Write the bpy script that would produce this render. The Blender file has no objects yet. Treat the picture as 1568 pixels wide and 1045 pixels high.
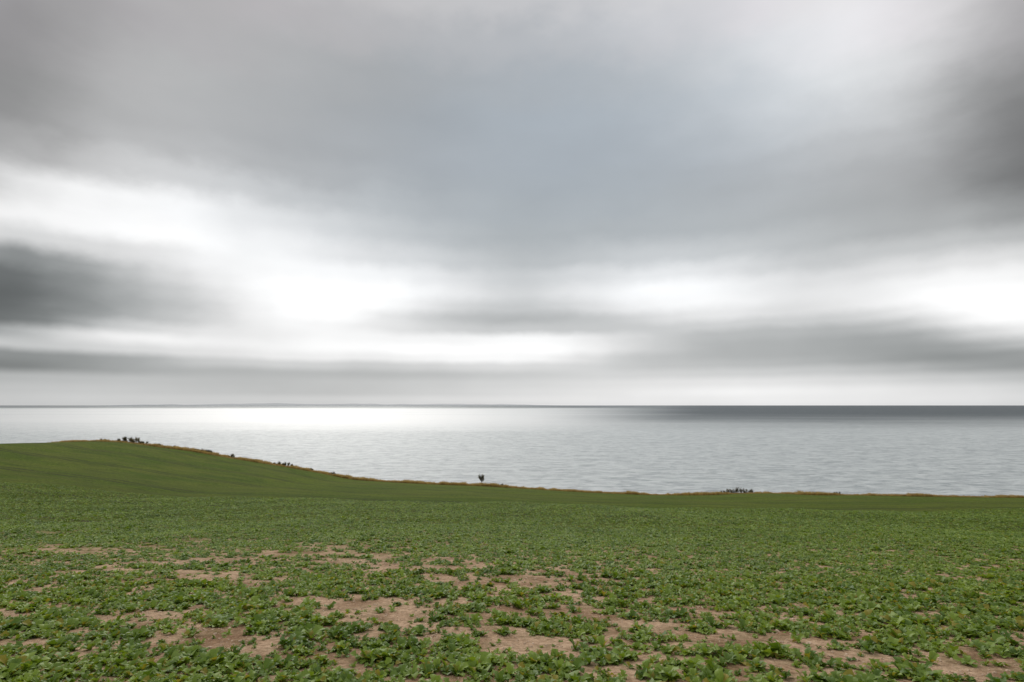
import bpy, math, random
import numpy as np
from mathutils import Vector, noise as mn
random.seed(7); rng=np.random.default_rng(7)
scene=bpy.context.scene
EYE=31.7            # eye height above the sea (m)
PITCH=math.atan(0.1128); K=1.8/1568
cp,sp=math.cos(PITCH),math.sin(PITCH)
def pixel_ray(px,py):  # direction of the camera ray through an image pixel
    u=(px-784)*K; v=(522.5-py)*K
    return u, cp-v*sp, sp+v*cp
def link(o): scene.collection.objects.link(o); return o
# ---------------- helpers for node materials
def newmat(name):
    m=bpy.data.materials.new(name); m.use_nodes=True; nt=m.node_tree
    for n in list(nt.nodes): nt.nodes.remove(n)
    return m,nt
class G:
    def __init__(s,nt): s.nt=nt
    def n(s,t,**k):
        a=s.nt.nodes.new(t)
        for q,v in k.items(): setattr(a,q,v)
        return a
    def put(s,v,sock):
        if isinstance(v,bpy.types.NodeSocket): s.nt.links.new(v,sock)
        else: sock.default_value=v
    def m(s,op,a,b=0.0,c=0.0,clamp=False):
        x=s.n('ShaderNodeMath',operation=op,use_clamp=clamp)
        s.put(a,x.inputs[0]); s.put(b,x.inputs[1]); s.put(c,x.inputs[2]); return x.outputs[0]
    def mr(s,v,a,b,c=0.0,d=1.0,smooth=True):
        x=s.n('ShaderNodeMapRange'); x.interpolation_type='SMOOTHSTEP' if smooth else 'LINEAR'
        s.put(v,x.inputs[0]); s.put(a,x.inputs[1]); s.put(b,x.inputs[2]); s.put(c,x.inputs[3]); s.put(d,x.inputs[4]); return x.outputs[0]
    def mix(s,f,a,b,bt='MIX'):
        x=s.n('ShaderNodeMix',data_type='RGBA',blend_type=bt)
        s.put(f,x.inputs[0]); s.put(a,x.inputs[6]); s.put(b,x.inputs[7]); return x.outputs[2]
    def noise(s,vec,scale,detail=4,rough=.5,dist=0):
        x=s.n('ShaderNodeTexNoise'); s.put(vec,x.inputs['Vector']); x.inputs['Scale'].default_value=scale
        x.inputs['Detail'].default_value=detail; x.inputs['Roughness'].default_value=rough; x.inputs['Distortion'].default_value=dist
        return x.outputs['Fac']
    def mapping(s,vec,scale=(1,1,1),rot=(0,0,0)):
        x=s.n('ShaderNodeMapping'); s.put(vec,x.inputs[0]); x.inputs['Scale'].default_value=scale; x.inputs['Rotation'].default_value=rot
        return x.outputs[0]
    def link(s,a,b): s.nt.links.new(a,b)
def lin(c):
    c=np.asarray(c,float)/255.0
    return np.where(c<=0.04045,c/12.92,((c+0.055)/1.055)**2.4)
# ================= SKY (overcast, direction based)
SX=[0,100,200,300,400,500,600,700,800,900,1000,1100,1200,1300,1400,1500,1568]
SK={
0:  [140,154,166,172,178,182,186,190,194,198,206,212,222,232,222,192,160],
60: [132,158,176,176,172,170,172,176,180,184,194,206,220,232,218,178,142],
130:[126,156,180,178,170,166,165,167,170,174,184,196,212,222,204,158,116],
190:[138,162,176,174,167,165,165,166,168,172,180,190,202,202,186,144,106],
250:[184,196,194,186,173,169,168,168,169,171,175,180,186,182,168,138,108],
285:[224,236,234,218,194,179,174,170,169,170,173,176,179,175,164,148,126],
320:[240,252,256,248,224,198,184,174,171,172,174,174,174,173,168,160,150],
360:[206,240,256,256,242,218,198,182,174,176,180,180,180,178,178,184,188],
400:[118,158,206,238,246,236,220,202,186,194,208,208,200,202,212,224,228],
425:[100,134,186,224,254,258,246,222,200,216,238,236,222,222,236,244,244],
450:[95,124,168,208,254,268,260,232,206,232,256,250,230,230,248,256,254],
470:[100,130,166,200,244,266,246,212,194,216,244,242,226,226,248,258,256],
490:[112,142,178,204,244,256,224,190,180,190,216,220,206,198,218,246,250],
505:[164,192,214,222,232,240,224,204,200,198,200,192,184,176,184,218,232],
520:[210,232,240,238,240,246,246,244,252,240,204,180,172,164,162,180,204],
535:[160,188,214,230,240,248,254,258,264,242,202,178,172,164,156,158,170],
550:[110,130,162,204,224,228,234,246,248,218,188,178,172,164,152,142,138],
562:[128,140,156,176,190,194,200,212,216,206,194,190,186,182,174,162,154],
575:[174,178,178,176,174,178,184,192,200,206,210,208,206,204,200,192,182],
588:[190,194,196,192,188,192,198,202,208,216,226,228,226,222,214,206,196],
602:[190,194,194,190,188,190,198,206,214,222,234,240,238,234,228,222,212],
612:[198,202,204,202,202,206,210,216,222,226,230,232,232,228,224,218,210],
621:[194,198,200,200,200,202,208,212,218,222,226,228,228,224,220,214,206]}
SY=sorted(SK); T=np.array([SK[y] for y in SY],float)
def sky_rgb(az,el):
    d=(math.sin(az)*math.cos(el),math.cos(az)*math.cos(el),math.sin(el))
    f=d[1]*cp+d[2]*sp; up=-d[1]*sp+d[2]*cp
    f=max(f,.05)
    x=784+d[0]/f/K; y=522.5-up/f/K
    row=np.array([np.interp(x,SX,T[i]) for i in range(len(SY))]); L=float(np.interp(y,SY,row))
    over=max(0,min(1,(-y)/260.0)); side=max(0,min(1,(abs(x-784)-784)/500.0))
    base=205
    L=L*(1-max(over,side))+base*max(over,side)
    w=math.exp(-((x-850)/420)**2-((y-210)/170)**2)
    tint=np.array([1.0,1.0,1.0])+w*np.array([-.038,.012,.060])
    lowd=max(0,(225-L)/140)*min(1,max(0,(y-250)/120)); tint+=lowd*np.array([-.032,.003,.006])
    top=max(0,1-y/110.0) if y>0 else .5; tint+=top*(1-w)*np.array([.006,-.010,.004])
    c=np.clip(L*tint,0,275); return lin(c)
world=bpy.data.worlds.new("World"); scene.world=world; world.use_nodes=True
nt=world.node_tree; [nt.nodes.remove(n) for n in list(nt.nodes)]
g=G(nt)
SUN_EL=math.radians(37); SUN_AZ=math.radians(-18)
tc=g.n('ShaderNodeTexCoord'); dirv=tc.outputs['Generated']
sep=g.n('ShaderNodeSeparateXYZ'); g.link(dirv,sep.inputs[0])
az=g.m('ARCTAN2',sep.outputs[0],sep.outputs[1]); el=g.m('ARCSINE',sep.outputs[2])
elp=g.m('MAXIMUM',el,0.0)
n1=g.noise(g.mapping(dirv,(3,3,7)),2.0,4,.55); n2=g.noise(g.mapping(dirv,(6,6,9)),1.8,4,.55)
az2=g.m('ADD',az,g.m('MULTIPLY',g.m('SUBTRACT',n1,.5),.09))
el2=g.m('ADD',elp,g.m('MULTIPLY',g.m('SUBTRACT',n2,.5),g.m('MULTIPLY',elp,.15)))
AM=math.radians(62)
t=g.mr(az2,-AM,AM,0,1,False)
rows_el=[]
for y in SY:
    _,fy,fz=pixel_ray(784,y); rows_el.append(math.atan2(fz,fy))
rows_el=sorted([max(e,0) for e in rows_el])+[math.radians(52),math.radians(75)]
prev=None
for i,e in enumerate(rows_el):
    r=g.n('ShaderNodeValToRGB'); cr=r.color_ramp; cr.interpolation='CARDINAL' if e<.3 else 'B_SPLINE'; g.link(t,r.inputs[0])
    N=31
    azs=[-AM]+list(np.linspace(math.radians(-46),math.radians(46),N-2))+[AM]
    cols=[sky_rgb(a,e) for a in azs]; 
    if e>math.radians(45): cols=[c*.3+lin([228,228,230])*.7 for c in cols]
    cols[0]=cols[-1]=lin([192,194,198])
    while len(cr.elements)<N: cr.elements.new(.5)
    for k,(a,c) in enumerate(zip(azs,cols)):
        cr.elements[k].position=(a+AM)/(2*AM)
    for k,c in enumerate(cols): cr.elements[k].color=(*c,1)
    if prev is None: prev=r.outputs[0]
    else: prev=g.mix(g.mr(el2,rows_el[i-1],e),prev,r.outputs[0])
n3=g.noise(g.mapping(dirv,(2,2,4)),2.6,5,.52)
gain=g.m('ADD',1.0,g.m('MULTIPLY',g.m('SUBTRACT',n3,.5),.20))
cloud=g.n('ShaderNodeVectorMath',operation='SCALE'); g.link(prev,cloud.inputs[0]); g.link(gain,cloud.inputs[3])
skyt=g.n('ShaderNodeTexSky',sky_type='NISHITA'); skyt.sun_disc=False; skyt.sun_elevation=SUN_EL; skyt.sun_rotation=SUN_AZ
b1=g.n('ShaderNodeBackground'); g.link(skyt.outputs[0],b1.inputs[0]); b1.inputs[1].default_value=.06
b2=g.n('ShaderNodeBackground'); g.link(cloud.outputs[0],b2.inputs[0]); b2.inputs[1].default_value=1.05
ms=g.n('ShaderNodeMixShader'); ms.inputs[0].default_value=.98; g.link(b1.outputs[0],ms.inputs[1]); g.link(b2.outputs[0],ms.inputs[2])
wo=g.n('ShaderNodeOutputWorld'); g.link(ms.outputs[0],wo.inputs[0])
# sun behind the cloud deck
sd=bpy.data.lights.new("sun","SUN"); sd.energy=1.5; sd.angle=math.radians(36); sd.color=(1,.96,.9)
so=link(bpy.data.objects.new("sun",sd))
sdir=Vector((math.sin(SUN_AZ)*math.cos(SUN_EL),math.cos(SUN_AZ)*math.cos(SUN_EL),math.sin(SUN_EL)))
so.rotation_euler=sdir.to_track_quat('Z','Y').to_euler(); so.location=(0,0,80)
# ================= TERRAIN
YE0=150.0
edge_px=[(-400,720),(-150,702),(0,688),(40,683),(90,677.5),(150,674),(200,676),(240,682),(300,689.5),(340,697),(400,707),(450,715),(500,724),(540,733),(600,737),(680,741),(740,743),(820,748),(900,753),(1000,757),(1080,757),(1120,754.5),(1180,754),(1240,757),(1300,757),(1400,759),(1568,761),(1900,765)]
EXs=[];EZs=[]
for x,y in edge_px:
    a,b,c=pixel_ray(x,y+1.5); EXs.append(a/b*YE0); EZs.append(c/b*YE0)
EXs=np.array(EXs);EZs=np.array(EZs)
gx=np.linspace(-3000,3000,6001); ge=np.interp(gx,EXs,EZs); kk=np.exp(-np.linspace(-2,2,9)**2); kk/=kk.sum()
ge=np.convolve(np.pad(ge,4,mode='edge'),kk,'valid')
def E(x): return np.interp(x,gx,ge)
def Z(x,y):
    x=np.asarray(x,float); y=np.asarray(y,float)
    r=np.clip(y/YE0,-.5,1)
    yy=np.maximum(y,-5)
    z=-1.7-1.6*(1-np.exp(-yy/26.0))+(E(x)+3.3)*r
    w=np.clip(y/10,0,1)*np.clip((YE0-y)/40,0,1)
    z=z+w*(.10*np.sin(x*.23+y*.11)+.05*np.sin(x*.61-y*.37+1))
    over=np.clip(y-YE0-1.0,0,40)
    z=z-over*1.6
    return np.maximum(z,-EYE-3)+EYE
def hit(px,py):
    a,b,c=pixel_ray(px,py)
    ts=np.concatenate([np.linspace(2,40,1500),np.linspace(40,170,1500)])
    s=EYE+ts*c; h=Z(ts*a,ts*b); k=int(np.argmax(s<h)); return ts[k]*a,ts[k]*b
xs=np.concatenate([np.linspace(-3000,-260,25)[:-1],np.linspace(-260,-30,140)[:-1],np.linspace(-30,30,260),np.linspace(30,260,140)[1:],np.linspace(260,3000,25)[1:]])
ys=np.concatenate([np.linspace(-3000,-20,25)[:-1],np.linspace(-20,3,30)[:-1],np.linspace(3,30,170),np.linspace(30,147,120)[1:],np.linspace(147,155,17)[1:],np.linspace(156,190,12)])
XX,YY=np.meshgrid(xs,ys); ZZ=Z(XX,YY)
verts=np.stack([XX,YY,ZZ],-1).reshape(-1,3)
ny,nx=XX.shape; ii=np.arange(ny-1)[:,None]*nx+np.arange(nx-1)[None,:]
faces=np.stack([ii,ii+1,ii+nx+1,ii+nx],-1).reshape(-1,4)
me=bpy.data.meshes.new("field_ground"); me.from_pydata(verts.tolist(),[],faces.tolist()); me.shade_smooth()
field=link(bpy.data.objects.new("field_ground",me))
# row direction of the drilling
RD=math.radians(-14); rc,rs=math.cos(RD),math.sin(RD)
m,nt=newmat("field_soil_and_crop"); g=G(nt)
geo=g.n('ShaderNodeNewGeometry'); P=geo.outputs['Position']; sp_=g.n('ShaderNodeSeparateXYZ'); g.link(P,sp_.inputs[0])
a=g.noise(P,1.1,6,.6); b=g.noise(P,14,6,.65); c=g.noise(P,60,4,.6)
soil=g.mix(g.mr(a,.33,.6),(.34,.205,.115,1),(.66,.46,.30,1))
soil=g.mix(g.mr(b,.35,.65),g.mix(1,soil,(.58,.54,.50,1),'MULTIPLY'),soil)
soil=g.mix(g.mr(c,.5,.75,0,.5),soil,(.68,.52,.38,1))
rowv=g.mapping(P,(1,1,1),(0,0,-RD))
rn=g.noise(g.mapping(rowv,(.03,.62,1)),1.6,4,.6)
rn2=g.noise(g.mapping(rowv,(.02,.25,1)),1.0,3,.5)
gn=g.noise(P,.045,3,.5); gf=g.noise(P,2.6,5,.7)
green=g.mix(g.mr(gn,.35,.65),(.086,.136,.012,1),(.122,.165,.017,1))
green=g.mix(g.mr(gf,.3,.7),g.mix(1,green,(.45,.50,.5,1),'MULTIPLY'),g.mix(1,green,(1.4,1.36,1.2,1),'MULTIPLY'))
green=g.mix(g.mr(rn,.35,.55,.65,0),green,(.05,.075,.014,1))
green=g.mix(g.mr(rn2,.35,.65,.4,0),green,(.145,.155,.032,1))
# tramlines left by the tractor, every 18 m
rowsep=g.n('ShaderNodeSeparateXYZ'); g.link(rowv,rowsep.inputs[0])
tm=g.m('ABSOLUTE',g.m('SUBTRACT',g.m('FRACT',g.m('DIVIDE',rowsep.outputs[1],18.0)),.5))
tl1=g.m('ABSOLUTE',g.m('SUBTRACT',g.m('MULTIPLY',tm,18.0),.9))
green=g.mix(g.mr(g.m('ADD',tl1,g.m('MULTIPLY',gf,.3)),.25,.65,.85,0),green,(.05,.05,.022,1))
cov=g.mr(g.m('ADD',sp_.outputs[1],g.m('MULTIPLY',gf,14)),20,46)
soil=g.mix(g.mr(gf,.48,.62,0,.25),soil,(.10,.12,.03,1))
col=g.mix(cov,soil,green)
edge=g.mr(sp_.outputs[1],YE0-2.6,YE0-1.4); col=g.mix(edge,col,g.mix(g.mr(gf,.4,.6),(.36,.24,.12,1),(.22,.18,.07,1)))
bs=g.n('ShaderNodeBsdfPrincipled'); g.link(col,bs.inputs['Base Color']); bs.inputs['Roughness'].default_value=.95; bs.inputs['Specular IOR Level'].default_value=.08
bump=g.n('ShaderNodeBump'); bump.inputs['Strength'].default_value=1; bump.inputs['Distance'].default_value=.05
g.link(g.m('ADD',b,g.m('MULTIPLY',c,.3)),bump.inputs['Height'])
bump2=g.n('ShaderNodeBump'); bump2.inputs['Distance'].default_value=.4; g.link(g.m('MULTIPLY',cov,1.0),bump2.inputs['Strength']); g.link(gf,bump2.inputs['Height']); g.link(bump.outputs[0],bump2.inputs['Normal'])
g.link(bump2.outputs[0],bs.inputs['Normal'])
o=g.n('ShaderNodeOutputMaterial'); g.link(bs.outputs[0],o.inputs[0]); me.materials.append(m)
# ================= SEA
R=70000; me=bpy.data.meshes.new("sea"); me.from_pydata([(-R,-R,0),(R,-R,0),(R,R,0),(-R,R,0)],[],[(0,1,2,3)])
sea=link(bpy.data.objects.new("sea",me))
m,nt=newmat("sea_water"); g=G(nt)
geo=g.n('ShaderNodeNewGeometry'); P=geo.outputs['Position']; s_=g.n('ShaderNodeSeparateXYZ'); g.link(P,s_.inputs[0])
X,Y=s_.outputs[0],s_.outputs[1]
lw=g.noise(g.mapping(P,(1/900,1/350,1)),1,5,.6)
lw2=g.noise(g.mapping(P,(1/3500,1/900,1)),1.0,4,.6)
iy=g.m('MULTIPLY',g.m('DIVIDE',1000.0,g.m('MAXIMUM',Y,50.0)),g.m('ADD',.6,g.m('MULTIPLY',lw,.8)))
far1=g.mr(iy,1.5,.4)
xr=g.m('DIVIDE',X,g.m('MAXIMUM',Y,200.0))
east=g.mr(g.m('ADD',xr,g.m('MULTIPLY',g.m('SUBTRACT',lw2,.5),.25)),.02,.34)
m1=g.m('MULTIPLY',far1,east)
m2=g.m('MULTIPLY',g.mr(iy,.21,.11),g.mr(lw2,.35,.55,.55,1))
cloud_shade=g.m('MAXIMUM',g.m('MULTIPLY',m1,.95),g.m('MULTIPLY',m2,.88))  # cloud shadow on the water, painted in as darker base colour and weaker specular
sun_sheen=g.m('MULTIPLY',g.m('MULTIPLY',g.mr(iy,1.7,.7),g.mr(iy,.12,.22)),g.m('SUBTRACT',1.0,east))  # mask for the sun's sheen, painted in as paler water colour
sun_sheen=g.m('MULTIPLY',sun_sheen,g.mr(lw2,.28,.48,.3,1))
w1=g.noise(g.mapping(P,(.14,.30,1),(0,0,.12)),1.0,6,.68,.8)
w2=g.noise(g.mapping(P,(.055,.12,1),(0,0,-.25)),1.0,5,.66,1.0)
w3=g.noise(g.mapping(P,(.02,.045,1),(0,0,.3)),1.0,4,.6,.6)
bump=g.n('ShaderNodeBump'); bump.inputs['Distance'].default_value=1.6
g.link(g.mr(sun_sheen,0,1,.85,.55,False),bump.inputs['Strength'])
g.link(g.m('ADD',g.m('ADD',g.m('MULTIPLY',w1,1.2),g.m('MULTIPLY',w2,1.4)),g.m('MULTIPLY',w3,1.0)),bump.inputs['Height'])
bs=g.n('ShaderNodeBsdfPrincipled')
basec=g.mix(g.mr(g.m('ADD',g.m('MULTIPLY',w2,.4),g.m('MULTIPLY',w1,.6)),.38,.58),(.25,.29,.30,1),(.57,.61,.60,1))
basec=g.mix(g.m('MULTIPLY',sun_sheen,.85),basec,(.70,.71,.70,1))
g.link(g.mix(cloud_shade,basec,(.045,.062,.072,1)),bs.inputs['Base Color'])
g.link(g.mr(cloud_shade,0,1,.32,.42,False),bs.inputs['Roughness']); bs.inputs['IOR'].default_value=1.45
g.link(g.m('ADD',g.mr(cloud_shade,0,1,.5,.05,False),g.m('MULTIPLY',sun_sheen,.35)),bs.inputs['Specular IOR Level'])
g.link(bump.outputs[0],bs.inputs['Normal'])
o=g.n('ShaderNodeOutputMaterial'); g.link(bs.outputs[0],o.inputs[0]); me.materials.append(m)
# ================= DISTANT COAST
D=19000; vs=[];fs=[]; n=160
for i in range(n+1):
    s=i/n; x=(-.78+s*.95)*D; env=min(1,s*6,(1-s)*5)
    h=EYE*.9+env*(45+55*mn.noise(Vector((s*7,1,0)))+20*mn.noise(Vector((s*30,4,0))))
    vs+=[(x,D,-2),(x,D+400,max(h*env,0)),(x,D+2500,-2)]
for i in range(n): 
    k=3*i; fs+=[(k,k+3,k+4,k+1),(k+1,k+4,k+5,k+2)]
me=bpy.data.meshes.new("distant_coast"); me.from_pydata(vs,[],fs); me.shade_smooth(); link(bpy.data.objects.new("distant_coast",me))
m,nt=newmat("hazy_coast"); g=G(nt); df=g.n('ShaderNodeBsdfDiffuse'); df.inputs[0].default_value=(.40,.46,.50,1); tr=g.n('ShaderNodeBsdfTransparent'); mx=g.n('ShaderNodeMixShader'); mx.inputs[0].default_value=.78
g.link(df.outputs[0],mx.inputs[1]); g.link(tr.outputs[0],mx.inputs[2]); o=g.n('ShaderNodeOutputMaterial'); g.link(mx.outputs[0],o.inputs[0]); me.materials.append(m)
# ================= CROP PLANTS
def leafmat(name,c0,c1,trans=.35,rough=.5,spec=.2):
    m,nt=newmat(name); g=G(nt)
    oi=g.n('ShaderNodeObjectInfo'); geo=g.n('ShaderNodeNewGeometry')
    nz=g.noise(geo.outputs['Position'],.35,3,.5)
    nf=g.noise(geo.outputs['Position'],25,3,.5)
    f=g.m('ADD',g.m('MULTIPLY',oi.outputs['Random'],.45),g.m('ADD',g.m('MULTIPLY',nz,.5),g.m('MULTIPLY',nf,.2)),clamp=True)
    col=g.mix(g.mr(f,.15,.95),c0,c1)
    bs=g.n('ShaderNodeBsdfPrincipled'); g.link(col,bs.inputs['Base Color']); bs.inputs['Roughness'].default_value=rough; bs.inputs['Specular IOR Level'].default_value=spec
    tl=g.n('ShaderNodeBsdfTranslucent'); g.link(g.mix(1,col,(1.3,1.3,.5,1),'MULTIPLY'),tl.inputs[0])
    mx=g.n('ShaderNodeMixShader'); mx.inputs[0].default_value=trans; g.link(bs.outputs[0],mx.inputs[1]); g.link(tl.outputs[0],mx.inputs[2])
    o=g.n('ShaderNodeOutputMaterial'); g.link(mx.outputs[0],o.inputs[0]); return m
leaf_m=leafmat("crop_leaf",(.072,.145,.014,1),(.27,.37,.050,1),.28,.45,.35)
leaf_old=leafmat("crop_leaf_yellowing",(.24,.23,.03,1),(.36,.30,.06,1))
def rosette(seed,nl,segs,name):
    r=random.Random(seed); V=[];F=[];MI=[]
    for j in range(nl):
        phi=j*2.4+r.uniform(-.4,.4); L=r.uniform(.055,.125)*(1.0 if j>3 else .8); lift=r.uniform(.45,1.35); droop=r.uniform(.6,1.9)
        W=L*r.uniform(.24,.36); dx,dy=math.cos(phi),math.sin(phi); px,py=-dy,dx
        prof=[.12,.35,.22,.8,.62,1.05,.7,.12] if segs>4 else [.15,.75,1,.15]
        n=len(prof); x=z=0; cur=r.uniform(-.25,.25); base=len(V); mi=1 if r.random()<.05 else 0
        tw=r.uniform(-.5,.5)
        for k,w in enumerate(prof):
            s=k/(n-1); a=lift-droop*s*s
            if k: x+=L/(n-1)*math.cos(a); z+=L/(n-1)*math.sin(a)
            side=cur*s*s*L; wl=w*W*r.uniform(.75,1.2); wr=w*W*r.uniform(.75,1.2)
            fold=.35
            cx,cy=dx*x+px*side,dy*x+py*side
            V.append((cx+px*wl,cy+py*wl,z+fold*wl+tw*wl*s)); V.append((cx,cy,z)); V.append((cx-px*wr,cy-py*wr,z+fold*wr-tw*wr*s))
            if k:
                b=base+3*k; F+=[(b-3,b,b+1,b-2),(b-2,b+1,b+2,b-1)]; MI+=[mi,mi]
    me=bpy.data.meshes.new(name); me.from_pydata(V,[],F); me.materials.append(leaf_m); me.materials.append(leaf_old); me.polygons.foreach_set("material_index",MI); me.update()
    return bpy.data.objects.new(name,me)
def coll(name,objs):
    c=bpy.data.collections.new(name)
    for o in objs: c.objects.link(o)
    return c
near_c=coll("crop_rosettes_detailed",[rosette(s,10+s%4,8,"crop_rosette_a%d"%s) for s in range(9)])
far_c=coll("crop_rosettes_light",[rosette(50+s,8,3,"crop_rosette_b%d"%s) for s in range(6)])
def scatter(name,pts,rot,scl,idx,c):
    me=bpy.data.meshes.new(name); me.vertices.add(len(pts)); me.vertices.foreach_set("co",np.asarray(pts,np.float32).ravel())
    a=me.attributes.new("rot",'FLOAT_VECTOR','POINT'); a.data.foreach_set("vector",np.asarray(rot,np.float32).ravel())
    a=me.attributes.new("scl",'FLOAT','POINT'); a.data.foreach_set("value",np.asarray(scl,np.float32))
    a=me.attributes.new("idx",'INT','POINT'); a.data.foreach_set("value",np.asarray(idx,np.int32))
    o=link(bpy.data.objects.new(name,me)); ng=bpy.data.node_groups.new(name+"_scatter",'GeometryNodeTree')
    ng.interface.new_socket("Geometry",in_out='INPUT',socket_type='NodeSocketGeometry'); ng.interface.new_socket("Geometry",in_out='OUTPUT',socket_type='NodeSocketGeometry')
    gi=ng.nodes.new('NodeGroupInput'); go=ng.nodes.new('NodeGroupOutput'); ip=ng.nodes.new('GeometryNodeInstanceOnPoints'); ci=ng.nodes.new('GeometryNodeCollectionInfo')
    ci.inputs[0].default_value=c; ci.inputs['Separate Children'].default_value=True; ci.inputs['Reset Children'].default_value=True
    def na(nm,dt):
        q=ng.nodes.new('GeometryNodeInputNamedAttribute'); q.data_type=dt; q.inputs[0].default_value=nm; return q.outputs[0]
    er=ng.nodes.new('FunctionNodeEulerToRotation'); L=ng.links.new
    L(gi.outputs[0],ip.inputs['Points']); L(ci.outputs[0],ip.inputs['Instance']); ip.inputs['Pick Instance'].default_value=True
    L(na("idx",'INT'),ip.inputs['Instance Index']); L(na("rot",'FLOAT_VECTOR'),er.inputs[0]); L(er.outputs[0],ip.inputs['Rotation']); L(na("scl",'FLOAT'),ip.inputs['Scale']); L(ip.outputs[0],go.inputs[0])
    md=o.modifiers.new("scatter",'NODES'); md.node_group=ng; return o
# bare soil patches (image pixels, projected from the camera onto the ground)
bare=[(80,842),(170,858),(215,862),(320,885),(390,892),(420,850),(440,828),(545,860),(590,868),(640,870),(690,892),(600,950),(665,963),(530,922),(470,918),(780,885),(800,992),(900,945),(935,952),(985,958),(1085,975),(1180,987),(1280,1003),(1375,1015),(1450,1027),(30,925),(810,920),(1050,935),(865,988),(230,940),(40,985),(300,830)]
R2=random.Random(11)
br=[R2.uniform(.30,.46) if y<900 else R2.uniform(.17,.32) for x,y in bare]
for line,cnt,r0,r1 in (([(20,838),(400,846),(640,868),(900,890)],100,.15,.34),([(40,880),(330,888),(600,948),(820,990)],48,.10,.22),([(480,918),(900,945),(1180,985),(1450,1027),(1568,1040)],46,.08,.18),([(700,880),(1000,915),(1300,940)],22,.1,.22),([(0,930),(250,950),(420,1000)],26,.08,.2)):
    for _ in range(cnt):
        u=R2.random()*(len(line)-1); i=int(u); f=u-i
        bare.append((line[i][0]*(1-f)+line[i+1][0]*f+R2.gauss(0,20),line[i][1]*(1-f)+line[i+1][1]*f+R2.gauss(0,10))); br.append(R2.uniform(r0,r1))
bw=np.array([hit(*p) for p in bare])
def nz(x,y,f,o): return np.array([mn.noise(Vector((a*f,b*f,o))) for a,b in zip(x.tolist(),y.tolist())])
def bareness(x,y):
    out=np.zeros_like(x)
    jx=nz(x,y,3.0,7.7)*.18; jy=nz(x,y,3.0,17.7)*.15
    for (bx,by),r in zip(bw,br):
        dx=x-bx+jx; dy=y-by+jy; s=dx*rc+dy*rs; t=-dx*rs+dy*rc
        out=np.maximum(out,np.exp(-(s/(r*1.7))**2-(t/(r*.85))**2))
    return out
def gen(y0,y1,dens,rowsp):
    wmax=y1*1.05+4; n=int((y1-y0)*2*wmax*dens)
    x=rng.uniform(-wmax,wmax,n); y=rng.uniform(y0,y1,n); k=np.abs(x)<y*1.05+4; x=x[k];y=y[k]
    s=x*rc+y*rs; t=-x*rs+y*rc; tr=np.round(t/rowsp)*rowsp+rng.normal(0,rowsp*.24,len(t)); x=s*rc-tr*rs; y=s*rs+tr*rc
    return x,y
def plants(name,y0,y1,dens,c,nc,smul):
    x,y=gen(y0,y1,dens,.23)
    s=x*rc+y*rs; t=-x*rs+y*rc
    q=nz(s*1.9,t*3.4,1.0,3.3); B=bareness(x,y) if y0<30 else x*0
    thin=np.clip((q-.10)/.2,0,1)*np.clip((26-y)/8,.2,.88)
    keep=rng.random(len(x))>np.maximum(np.clip(B*1.7,0,.94),thin); x=x[keep];y=y[keep];q=q[keep];B=B[keep]
    vig=nz(x,y,2.4,9.1)
    sc=smul*rng.uniform(.6,1.3,len(x))*(1+.95*vig)*(1-.45*B)
    rot=np.stack([rng.normal(0,.15,len(x)),rng.normal(0,.15,len(x)),rng.uniform(0,6.28,len(x))],-1)
    return scatter(name,np.stack([x,y,Z(x,y)-.004],-1),rot,sc,rng.integers(0,nc,len(x)),c)
plants("crop_plants",1.5,14,105,near_c,9,.90)
plants("crop_plants",14,34,64,far_c,6,1.05)
plants("crop_plants",34,66,15,far_c,6,1.2)
# ================= SOIL CLODS
m,nt=newmat("soil_clod"); g=G(nt); oi=g.n('ShaderNodeObjectInfo'); bs=g.n('ShaderNodeBsdfPrincipled'); bs.inputs['Roughness'].default_value=.95
geo=g.n('ShaderNodeNewGeometry'); q=g.noise(geo.outputs['Position'],90,4,.6)
g.link(g.mix(g.m('MULTIPLY',g.m('ADD',oi.outputs['Random'],q),.5),(.36,.24,.14,1),(.68,.52,.38,1)),bs.inputs['Base Color']); o=g.n('ShaderNodeOutputMaterial'); g.link(bs.outputs[0],o.inputs[0])
import bmesh
cl=[]
for s in range(6):
    bm=bmesh.new(); bmesh.ops.create_icosphere(bm,subdivisions=2,radius=1)
    for v in bm.verts:
        d=v.co.copy(); v.co=d*(1+.5*mn.noise(d*1.3+Vector((s*9,0,0)))+.2*mn.noise(d*3+Vector((0,s*5,0)))); v.co.z*=.6
    me=bpy.data.meshes.new("clod%d"%s); bm.to_mesh(me); bm.free(); me.materials.append(m); cl.append(bpy.data.objects.new("soil_clod_%d"%s,me))
cc=coll("soil_clods_parts",cl)
x=rng.uniform(-24,24,160000); y=rng.uniform(2.5,18,160000); k=np.abs(x)<y*1.05+3; x=x[k];y=y[k]
B=bareness(x,y); k=rng.random(len(x))<.08+.6*B; x=x[k];y=y[k]
scatter("soil_clods",np.stack([x,y,Z(x,y)],-1),rng.uniform(0,6.28,(len(x),3))*np.array([.1,.1,1]),np.clip(rng.lognormal(math.log(.009),.55,len(x)),.003,.035),rng.integers(0,6,len(x)),cc)
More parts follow.
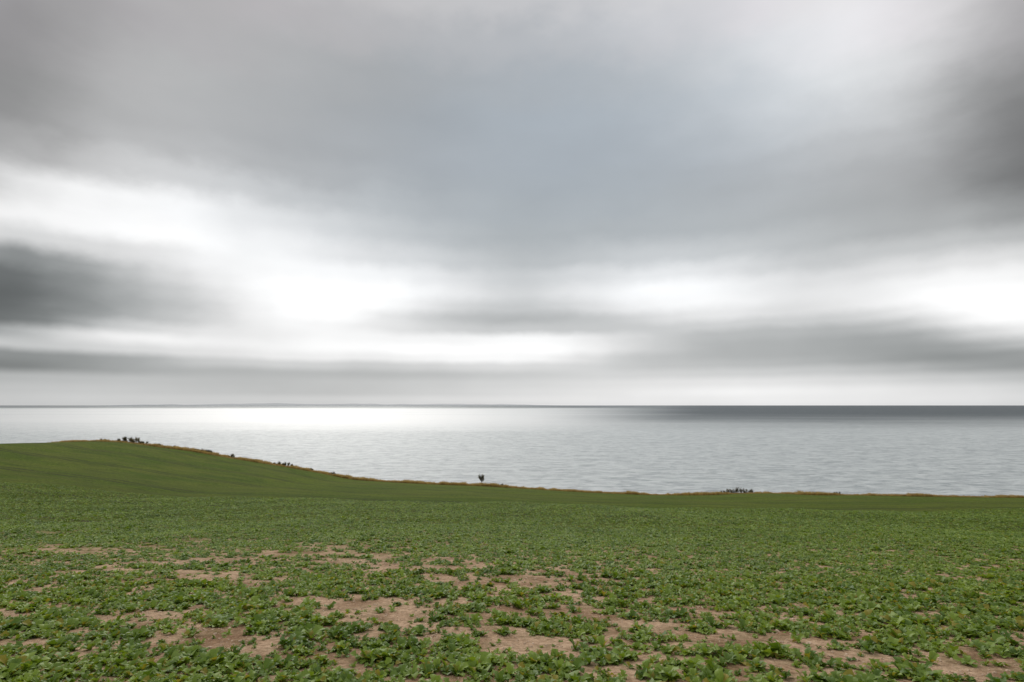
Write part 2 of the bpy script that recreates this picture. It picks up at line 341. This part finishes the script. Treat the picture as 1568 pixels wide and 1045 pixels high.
# ================= FIELD MARGIN DRY GRASS
dry=leafmat("dry_grass",(.28,.18,.085,1),(.55,.41,.23,1),.4,.8,.1)
tl=[]
for s in range(5):
    r=random.Random(s+300); V=[];F=[]
    for j in range(34):
        ph=r.uniform(0,6.28); h=r.uniform(.25,.75); l=r.uniform(.05,.4); bx,by=r.gauss(0,.12),r.gauss(0,.12); w=.016
        b=len(V); px,py=-math.sin(ph)*w,math.cos(ph)*w; cx,cy=math.cos(ph),math.sin(ph)
        V+=[(bx+px,by+py,0),(bx-px,by-py,0),(bx+cx*l*.4+px,by+cy*l*.4+py,h*.6),(bx+cx*l*.4-px,by+cy*l*.4-py,h*.6),(bx+cx*l,by+cy*l,h)]
        F+=[(b,b+1,b+3,b+2),(b+2,b+3,b+4)]
    me=bpy.data.meshes.new("tuft"); me.from_pydata(V,[],F); me.materials.append(dry); tl.append(bpy.data.objects.new("dry_grass_tuft_%d"%s,me))
tc_=coll("dry_grass_tufts",tl)
n=12000; x=rng.uniform(-210,210,n); y=YE0+rng.uniform(-2.2,1.2,n)
hs=np.clip(.85+.9*nz(x,y*0,.11,2.2)+.5*nz(x,y*0,.6,5.2),.35,1.6)
scatter("field_margin_grass",np.stack([x,y,Z(x,y)-.03],-1),np.stack([x*0,x*0,rng.uniform(0,6.28,n)],-1),hs*rng.uniform(.6,1.1,n),rng.integers(0,5,n),tc_)
# ================= BUSHES / SMALL TREE ON THE CLIFF EDGE
twig_m,nt=newmat("bark"); g=G(nt); geo=g.n('ShaderNodeNewGeometry'); bs=g.n('ShaderNodeBsdfPrincipled'); bs.inputs['Roughness'].default_value=.9
g.link(g.mix(g.noise(geo.outputs['Position'],8,3,.6),(.045,.036,.028,1),(.13,.105,.08,1)),bs.inputs['Base Color']); o=g.n('ShaderNodeOutputMaterial'); g.link(bs.outputs[0],o.inputs[0])
bl=leafmat("bush_leaf",(.04,.045,.02,1),(.12,.115,.055,1),.35,.7)
bb=leafmat("bush_leaf_brown",(.09,.065,.04,1),(.22,.16,.10,1),.35,.7)
def bush(name,px,w,h,seed,dens=1.0,tree=False,yoff=.3):
    r=random.Random(seed); V=[];F=[];MI=[]
    a,b,_=pixel_ray(px,740); X0=a/b*(YE0+yoff); Y0=YE0+yoff
    def tube(p,q,r0,r1):
        d=(q-p).normalized(); s=d.orthogonal().normalized(); t=d.cross(s); k=len(V)
        for c,rr in ((p,r0),(q,r1)):
            for j in range(5):
                an=j*math.tau/5; V.append(tuple(c+(s*math.cos(an)+t*math.sin(an))*rr))
        for j in range(5): F.append((k+j,k+(j+1)%5,k+5+(j+1)%5,k+5+j)); MI.append(0)
    def leaf(p,s):
        d=Vector((r.gauss(0,1),r.gauss(0,1),r.gauss(0,1))).normalized(); e=d.orthogonal().normalized(); f=d.cross(e); k=len(V)
        V.extend([tuple(p-e*s),tuple(p+f*s*.6),tuple(p+e*s),tuple(p-f*s*.6)]); F.append((k,k+1,k+2,k+3)); MI.append(1 if r.random()<.6 else 2)
    def grow(p,d,L,rad,lev):
        q=p
        for i in range(3):
            d=(d+Vector((r.gauss(0,.10)-.02,r.gauss(0,.10),r.gauss(.05,.08)))).normalized(); q2=q+d*L/3; tube(q,q2,rad*(1-.22*i),rad*(1-.22*(i+1))); q=q2
            if lev<3 and (i>0 or lev>0):
                for kk in range(3 if lev==0 else 2):
                    an=r.uniform(0,6.28); sp2=r.uniform(.45,.95)
                    nd=(d+Vector((math.cos(an)*sp2,math.sin(an)*sp2,r.uniform(0,.3)))).normalized(); grow(q,nd,L*r.uniform(.45,.65),rad*.5,lev+1)
            if lev>=2:
                for _ in range(int(5*dens)): leaf(q+Vector((r.gauss(0,.10),r.gauss(0,.10),r.gauss(0,.10))),r.uniform(.02,.055))
    if tree:
        grow(Vector((0,0,0)),Vector((.03,0,1)),h*.62,.085,0)
    else:
        N=max(4,int(w*3.4))
        for i in range(N):
            bx=(i/(N-1)-.5)*w*.85
            prof=math.sqrt(max(.12,1-(2*bx/w)**2))
            grow(Vector((bx+r.uniform(-.2,.2),r.uniform(-.4,.4),0)),Vector((bx/w*1.1+r.gauss(0,.45),r.gauss(0,.4),1)).normalized(),h*r.uniform(.38,.6)*prof,.022,1)
    me=bpy.data.meshes.new(name); me.from_pydata(V,[],F)
    for q in (twig_m,bl,bb): me.materials.append(q)
    me.polygons.foreach_set("material_index",MI); me.update()
    o=link(bpy.data.objects.new(name,me)); o.location=(X0,Y0,float(Z(X0,Y0))-.1); return o
B_=[(187,3.6,1.7,1.3),(205,2.8,1.8,1.0),(216,1.6,1.0,1),(238,1.6,.9,1),(262,1,.8,1),(300,1.6,1.0,.8),(315,3.2,1.1,1.0),(352,1.5,1.0,1),(424,3,.9,.9),(438,2.7,1.2,1),(475,1.1,.9,1),(508,1.6,.9,1),(530,1.0,.7,1),(768,1.2,1.0,1),(692,.9,.7,1),(1114,2.8,1.3,1),(1130,3.0,1.7,1.1),(1146,2.2,1.3,1),(1227,1.4,1.0,1),(1279,1.8,1.1,1),(1410,1.1,.7,.8),(152,1.4,.8,.8)]
for i,(px,w,h,d) in enumerate(B_): bush("coastal_bush",px,w,h,500+i,d)
bush("hawthorn_tree",737,1.8,2.5,77,1.5,True)
# ================= CAMERA
cd=bpy.data.cameras.new("camera"); cd.lens=20; cd.sensor_width=36; cd.clip_start=.1; cd.clip_end=200000
cam=link(bpy.data.objects.new("camera",cd)); cam.location=(0,0,EYE); cam.rotation_euler=(math.pi/2+PITCH,0,0); scene.camera=cam
scene.view_settings.view_transform='Standard'; scene.view_settings.look='None'; scene.view_settings.exposure=0
print("OK")
